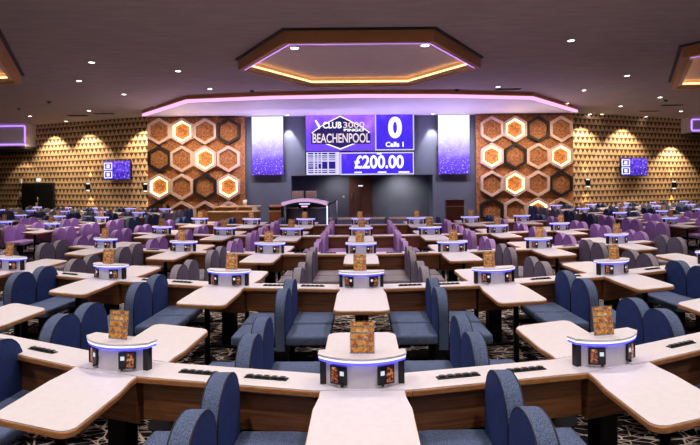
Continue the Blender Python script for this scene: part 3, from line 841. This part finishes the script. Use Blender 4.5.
# ---- back to back seats
def arch(w, z0, zs, zt_, n=14):
    pts = [(-w / 2, z0)]
    for i in range(n + 1):
        a = PI - PI * i / n
        ca, sa = math.cos(a), math.sin(a)
        e = .92
        pts.append((w / 2 * math.copysign(abs(ca) ** e, ca), zs + (zt_ - zs) * abs(sa) ** e))
    pts.append((w / 2, z0)); return pts
AO = arch(.48, .33, .655, .905)
def back_prism(outline, mat, rim, bev):
    m = MB().prism(outline, -.056, .056, mat, bev, 'YZ')
    m.bm.normal_update(); k = m._slot(rim)
    for f in m.bm.faces:
        if abs(f.normal.x) < .75: f.material_index = k
    return m
def seat_parts(mat, rim):
    back = back_prism(AO, mat, rim, .018).mesh('backrest', True)
    cush = MB().box(0, 0, 0, .44, .485, .095, rim, .028, None, 3).mesh('seat', True)
    return back, cush
pip_mesh = MB()
for s in (-1, 1): pip_mesh.tube([(s * .050, a * .985, b if i in (0, len(AO) - 1) else b - .004) for i, (a, b) in enumerate(AO)], .0055, 'piping_dark', 5)
pip_mesh = pip_mesh.mesh('piping')
ped_mesh = MB().box(0, 0, .02, .56, .30, .04, 'black_metal', .01).box(0, 0, .19, .10, .12, .32, 'black_metal').box(0, 0, .366, .80, .30, .03, 'black_metal').mesh('pedestal')
def seat_flat(mat, single):
    """the same seat as one mesh, for places far down the hall"""
    rim = mat.replace('fabric', 'speckle')
    m = back_prism(arch(.48, .33, .655, .905, 10), mat, rim, .012)
    for s in ((-1, 1) if not single else (single,)): m.box(s * .272, 0, .430, .44, .485, .095, rim, .02, None, 1)
    m.box(0, 0, .02, .56, .30, .04, 'black_metal').box(0, 0, .19, .10, .12, .32, 'black_metal').box(0, 0, .366, .80, .30, .03, 'black_metal')
    return m.mesh('back_to_back_seat', True)
FAB = ['blue', 'grey', 'purple', 'navy', 'slate']
seat_me = {f: seat_parts(f + '_fabric', f + '_speckle') for f in FAB}
proto = {}
def make_seat(fab, X, D, label, near, single=0):
    g = heading(X, D); x, y = bow(X, D); rz = g * AX
    grp = 'double-sided seats at the bingo tables'
    if not near:
        key = (fab, single)
        if key not in proto: proto[key] = seat_flat(fab + '_fabric', single)
        return tag(add('back_to_back_seat', proto[key], None, (x, y, 0), rz), label, 'seat', grp)
    r = thing('back_to_back_seat', label, 'seat', (x, y, 0), rz, grp)
    b, c = seat_me[fab]
    bk = add('backrest', b, r); add('piping', pip_mesh, bk)
    for s in ((-1, 1) if not single else (single,)): add('seat', c, r, (s * .272, 0, .430))
    add('pedestal', ped_mesh, r)
    return r

# ---- counters between the tables
def make_counter(X0, X1, D, label, trays, end=0):
    p0, p1 = bow(X0, D), bow(X1, D)
    g0, g1 = heading(X0, D), heading(X1, D)
    h0 = .272
    a = Vector(p0) + Vector((math.cos(g0), math.sin(g0))) * (h0 if end != -1 else 0)
    b = Vector(p1) - Vector((math.cos(g1), math.sin(g1))) * (h0 if end != 1 else 0)
    d = b - a; Ln = d.length; ang = math.atan2(d.y, d.x); m = (a + b) / 2
    r = thing('counter', label, 'counter', (m.x, m.y, 0), ang, 'counters linking the bingo tables')
    ww = Ln + .01
    key = ('ctr', round(ww, 2))
    if key not in cache:
        w = round(ww, 2)
        cache[key] = (MB().box(0, 0, .7475, w, .284, .008, 'laminate').mesh('counter_top'),
                      MB().box(0, 0, .727, w, .30, .034, 'edge_wood', .006).mesh('edge_band'),
                      MB().box(0, 0, .585, w, .21, .25, 'walnut_panel').mesh('front_panel'))
    top, band, pan = cache[key]
    t_ = add('counter_top', top, r); add('edge_band', band, t_); add('front_panel', pan, r)
    if trays:
        for s in (-1, 1): add('slot_tray', tray_mesh, r, (s * .235, -.01, .7525))
tm = MB().box(0, 0, .003, .29, .05, .006, 'black_plastic', .002)
for k in range(5): tm.box(-.11 + k * .055, 0, .010, .034, .034, .014, 'black_plastic', .003)
tm.box(.0, .0, .012, .27, .008, .010, 'steel')
tray_mesh = tm.mesh('slot_tray')

PITCH = 1.615
ROWD = [3.43, 6.54, 9.58, 12.70, 15.92]
FRONTF = ['blue', 'blue', 'grey', 'purple', 'purple']
BACKF = ['blue', 'grey', 'purple', 'purple', 'blue']
def side_words(c):
    if c == 0: return 'in the centre line'
    return f"{ORD[abs(c) - 1]} from centre " + ('toward the exit door' if c < 0 else 'away from the exit door')
def gap_words(c):     # c = left column of the gap
    n = -c if c < 0 else c + 1
    return f"{ORD[n - 1]} gap " + ('toward exit door' if c < 0 else 'away from exit door')
def in_view(X, D, m=.62):
    x, y = bow(X, D)
    return y > .6 and abs(x) < y * .66 + m
for ri, D in enumerate(ROWD):
    rw = ORD[ri]; near = ri < 3
    cmax = 2 if ri == 0 else 3
    for c in range(-cmax, cmax + 1):
        X = c * PITCH
        make_table(X, D, f"white bingo table, {rw} row back, {side_words(c)}", 1.0 if ri == 0 else 1.10)
        make_menu(X, D, f"orange picture menu stand, {rw} row console, {side_words(c)}", (.05 if c == -1 else -.07) if ri == 1 and abs(c) == 1 else random.uniform(-.03, .03))
    for c in range(-cmax - 1, cmax + 1):
        X0, X1 = c * PITCH, (c + 1) * PITCH
        end = -1 if c == -cmax - 1 else (1 if c == cmax else 0)
        if end == 0:
            make_counter(X0, X1, D, f"walnut counter with pale top, {rw} row, {gap_words(c)}", near)
        elif ri > 0:
            make_counter(X0 + (PITCH - .75 if end < 0 else 0), X1 - (PITCH - .75 if end > 0 else 0), D, f"short walnut counter end, {rw} row, {gap_words(c)}", False, end)
        xm = (c + .5) * PITCH
        single = 0 if end == 0 else (1 if end < 0 else -1)
        for half, fab, vs in (('near side', FRONTF[ri], (-.40, -.95)), ('stage side', BACKF[ri], (.43, .93))):
            for k, v in enumerate(vs):
                if not in_view(xm, D + v): continue
                if ri == 0 and c not in (-1, 0) and v > 0: v += .07
                pos = 'by counter' if k == 0 else 'by aisle'
                nm = {'blue': 'blue', 'grey': 'mauve-grey', 'purple': 'purple'}[fab]
                make_seat(fab, xm, D + v, f"{nm} double seat, {rw} row, {half}, {pos}, {gap_words(c)}", near, single)

# ---- the two side blocks beyond the aisles
SROW = [12.75, 15.75, 18.75, 21.6]
SF = ['purple', 'purple', 'navy', 'slate']
SB = ['purple', 'navy', 'slate', 'navy']
NM = {'purple': 'purple', 'navy': 'navy', 'slate': 'slate'}
for s in (-1, 1):
    blk = 'block by the exit door' if s < 0 else 'block away from exit door'
    for ri, D in enumerate(SROW):
        rw = ORD[ri]; k = 0; Xs = []
        X = 8.1
        while in_view(s * X, D, .3) and X < 15.5:
            if math.hypot(*bow(s * X, D + 1.3)) > 0 and bow(s * X, D + 1.3)[1] < 26.2 + .43 * (abs(bow(s * X, D)[0]) - 10.3): Xs.append(s * X)
            X += PITCH
        for k, X in enumerate(Xs):
            make_table(X, D, f"pale bingo table, {rw} row, {ORD[k]} from aisle, side {blk}")
            make_menu(X, D, f"menu stand, {rw} row, {ORD[k]} console from aisle, side {blk}")
        for k, X in enumerate([Xs[0] - s * PITCH] + Xs if Xs else []):
            xm = X + s * PITCH / 2
            if k > 0 and k < len(Xs):
                a, b = sorted((X, X + s * PITCH))
                make_counter(a, b, D, f"walnut counter, {rw} row, {ORD[k - 1]} gap from aisle, side {blk}", False)
            single = s if k == 0 else (-s if k == len(Xs) and False else 0)
            for half, fab, vs in (('near side', SF[ri], (-.43, -.95)), ('stage side', SB[ri], (.43, .93))):
                for q, v in enumerate(vs):
                    if not in_view(xm, D + v, .2): continue
                    pos = 'by counter' if q == 0 else 'by walkway'
                    make_seat(fab, xm, D + v, f"{NM[fab]} double seat, {rw} row, {half}, {pos}, {'aisle end' if k == 0 else ORD[k - 1] + ' gap'}, {blk}", False, single)

# ------------------------------------------------------------------ light of the hall's lamps
WARM = (1.0, .90, .84)
for gx in (-8.4, -4.8, -1.6, 1.6, 4.8, 8.4):      # lamps overhead and behind the photographer
    for gy in (-1.5, 2.0, 5.5, 9.0): spot((gx, gy, CEIL - .03), 400, WARM, 120, 1.0, None, .10)
for x, y in LAMPS: spot((x, y, CEIL - .04), 640, WARM, 124, 1.0, None, .10)
# scallops down the tiled walls
for W, xs in ((LW, (8, 38, 73, 129)), (RW, (596, 638, 687))):
    for px in xs:
        q = on_wall(W, px, 120, .95)
        zl = 3.95 if px == 8 else (4.33 if px == 687 else CEIL - .05)
        spot((q.x, q.y, zl), 780, (1.0, .82, .58), 99, .4, (q.x - W[2].x * .75, q.y - W[2].y * .75, 0), .05)
        # added spots without fittings, further out, to brighten the whole wall
        p = on_wall(W, px, 150, 4.5)
        spot((p.x, p.y, CEIL - .12), 110, (1.0, .80, .56), 100, 1.0, (q.x - W[2].x * .95, q.y - W[2].y * .95, 0), .1)
# stage soffit: spots added to brighten the hexagon panels, lamps on the grey wall
for px in (160, 182, 206, 229, 491, 514, 537, 560):
    q = at(px, 116, 23.9)
    spot((q.x, 22.6, SOFF - .06), 150, (1, .80, .60), 90, .9, (q.x, 24.9, 2.6), .08)
for x in (-4.3, 0.0, 4.3):
    spot((x, 22.6, SOFF - .06), 430, (.82, .80, 1), 110, .9, (x, 25.4, 1.2), .08)
spot((1.9, 25.6, 2.22), 95, (1, .95, .95), 130, .9, (2.0, 26.6, .9), .08)  # added spot without a fitting, brightens the alcove
spot((-1.2, 25.6, 2.22), 50, (1, .95, .95), 130, .9, (-1.0, 26.6, .9), .08)  # second added spot, for the other half of the alcove
spot((-5.0, 20.8, SOFF - .06), 900, (1, .86, .70), 70, .9, (-5.0, 21.7, .9), .08)  # added spot without a fitting, brightens the wooden counter
# unseen uplights added at stage level to brighten the soffit, outer pair warm
for x in (-7.6, -4.6, -1.6, 1.6, 4.6, 7.6):
    spot((x, 23.4, .5), 620 if abs(x) < 7 else 260, (.66, .5, 1) if abs(x) < 7 else (1, .82, .72), 120, .9, (x, 22.6, SOFF), .1)
# two lamps under the soffit graze the grey wall
for px in (287.5, 433):
    q = at(px, 116, 24.75)
    spot((q.x, 24.9, SOFF - .12), 420, (1, .95, .92), 56, .4, (q.x, 25.15, 0), .04)
for px, lb in ((287.5, 'between video wall and tall screen by wooden counter'), (433, 'between video wall and tall screen above the cabinet')):
    q = at(px, 116, 24.6)
    downlight((q.x, 24.6), 'downlight over the stage ' + lb, SOFF, 1.2)

world = bpy.data.worlds.new('world'); sc.world = world; world.use_nodes = True
world.node_tree.nodes['Background'].inputs[0].default_value = (.02, .018, .02, 1)
world.node_tree.nodes['Background'].inputs[1].default_value = .3
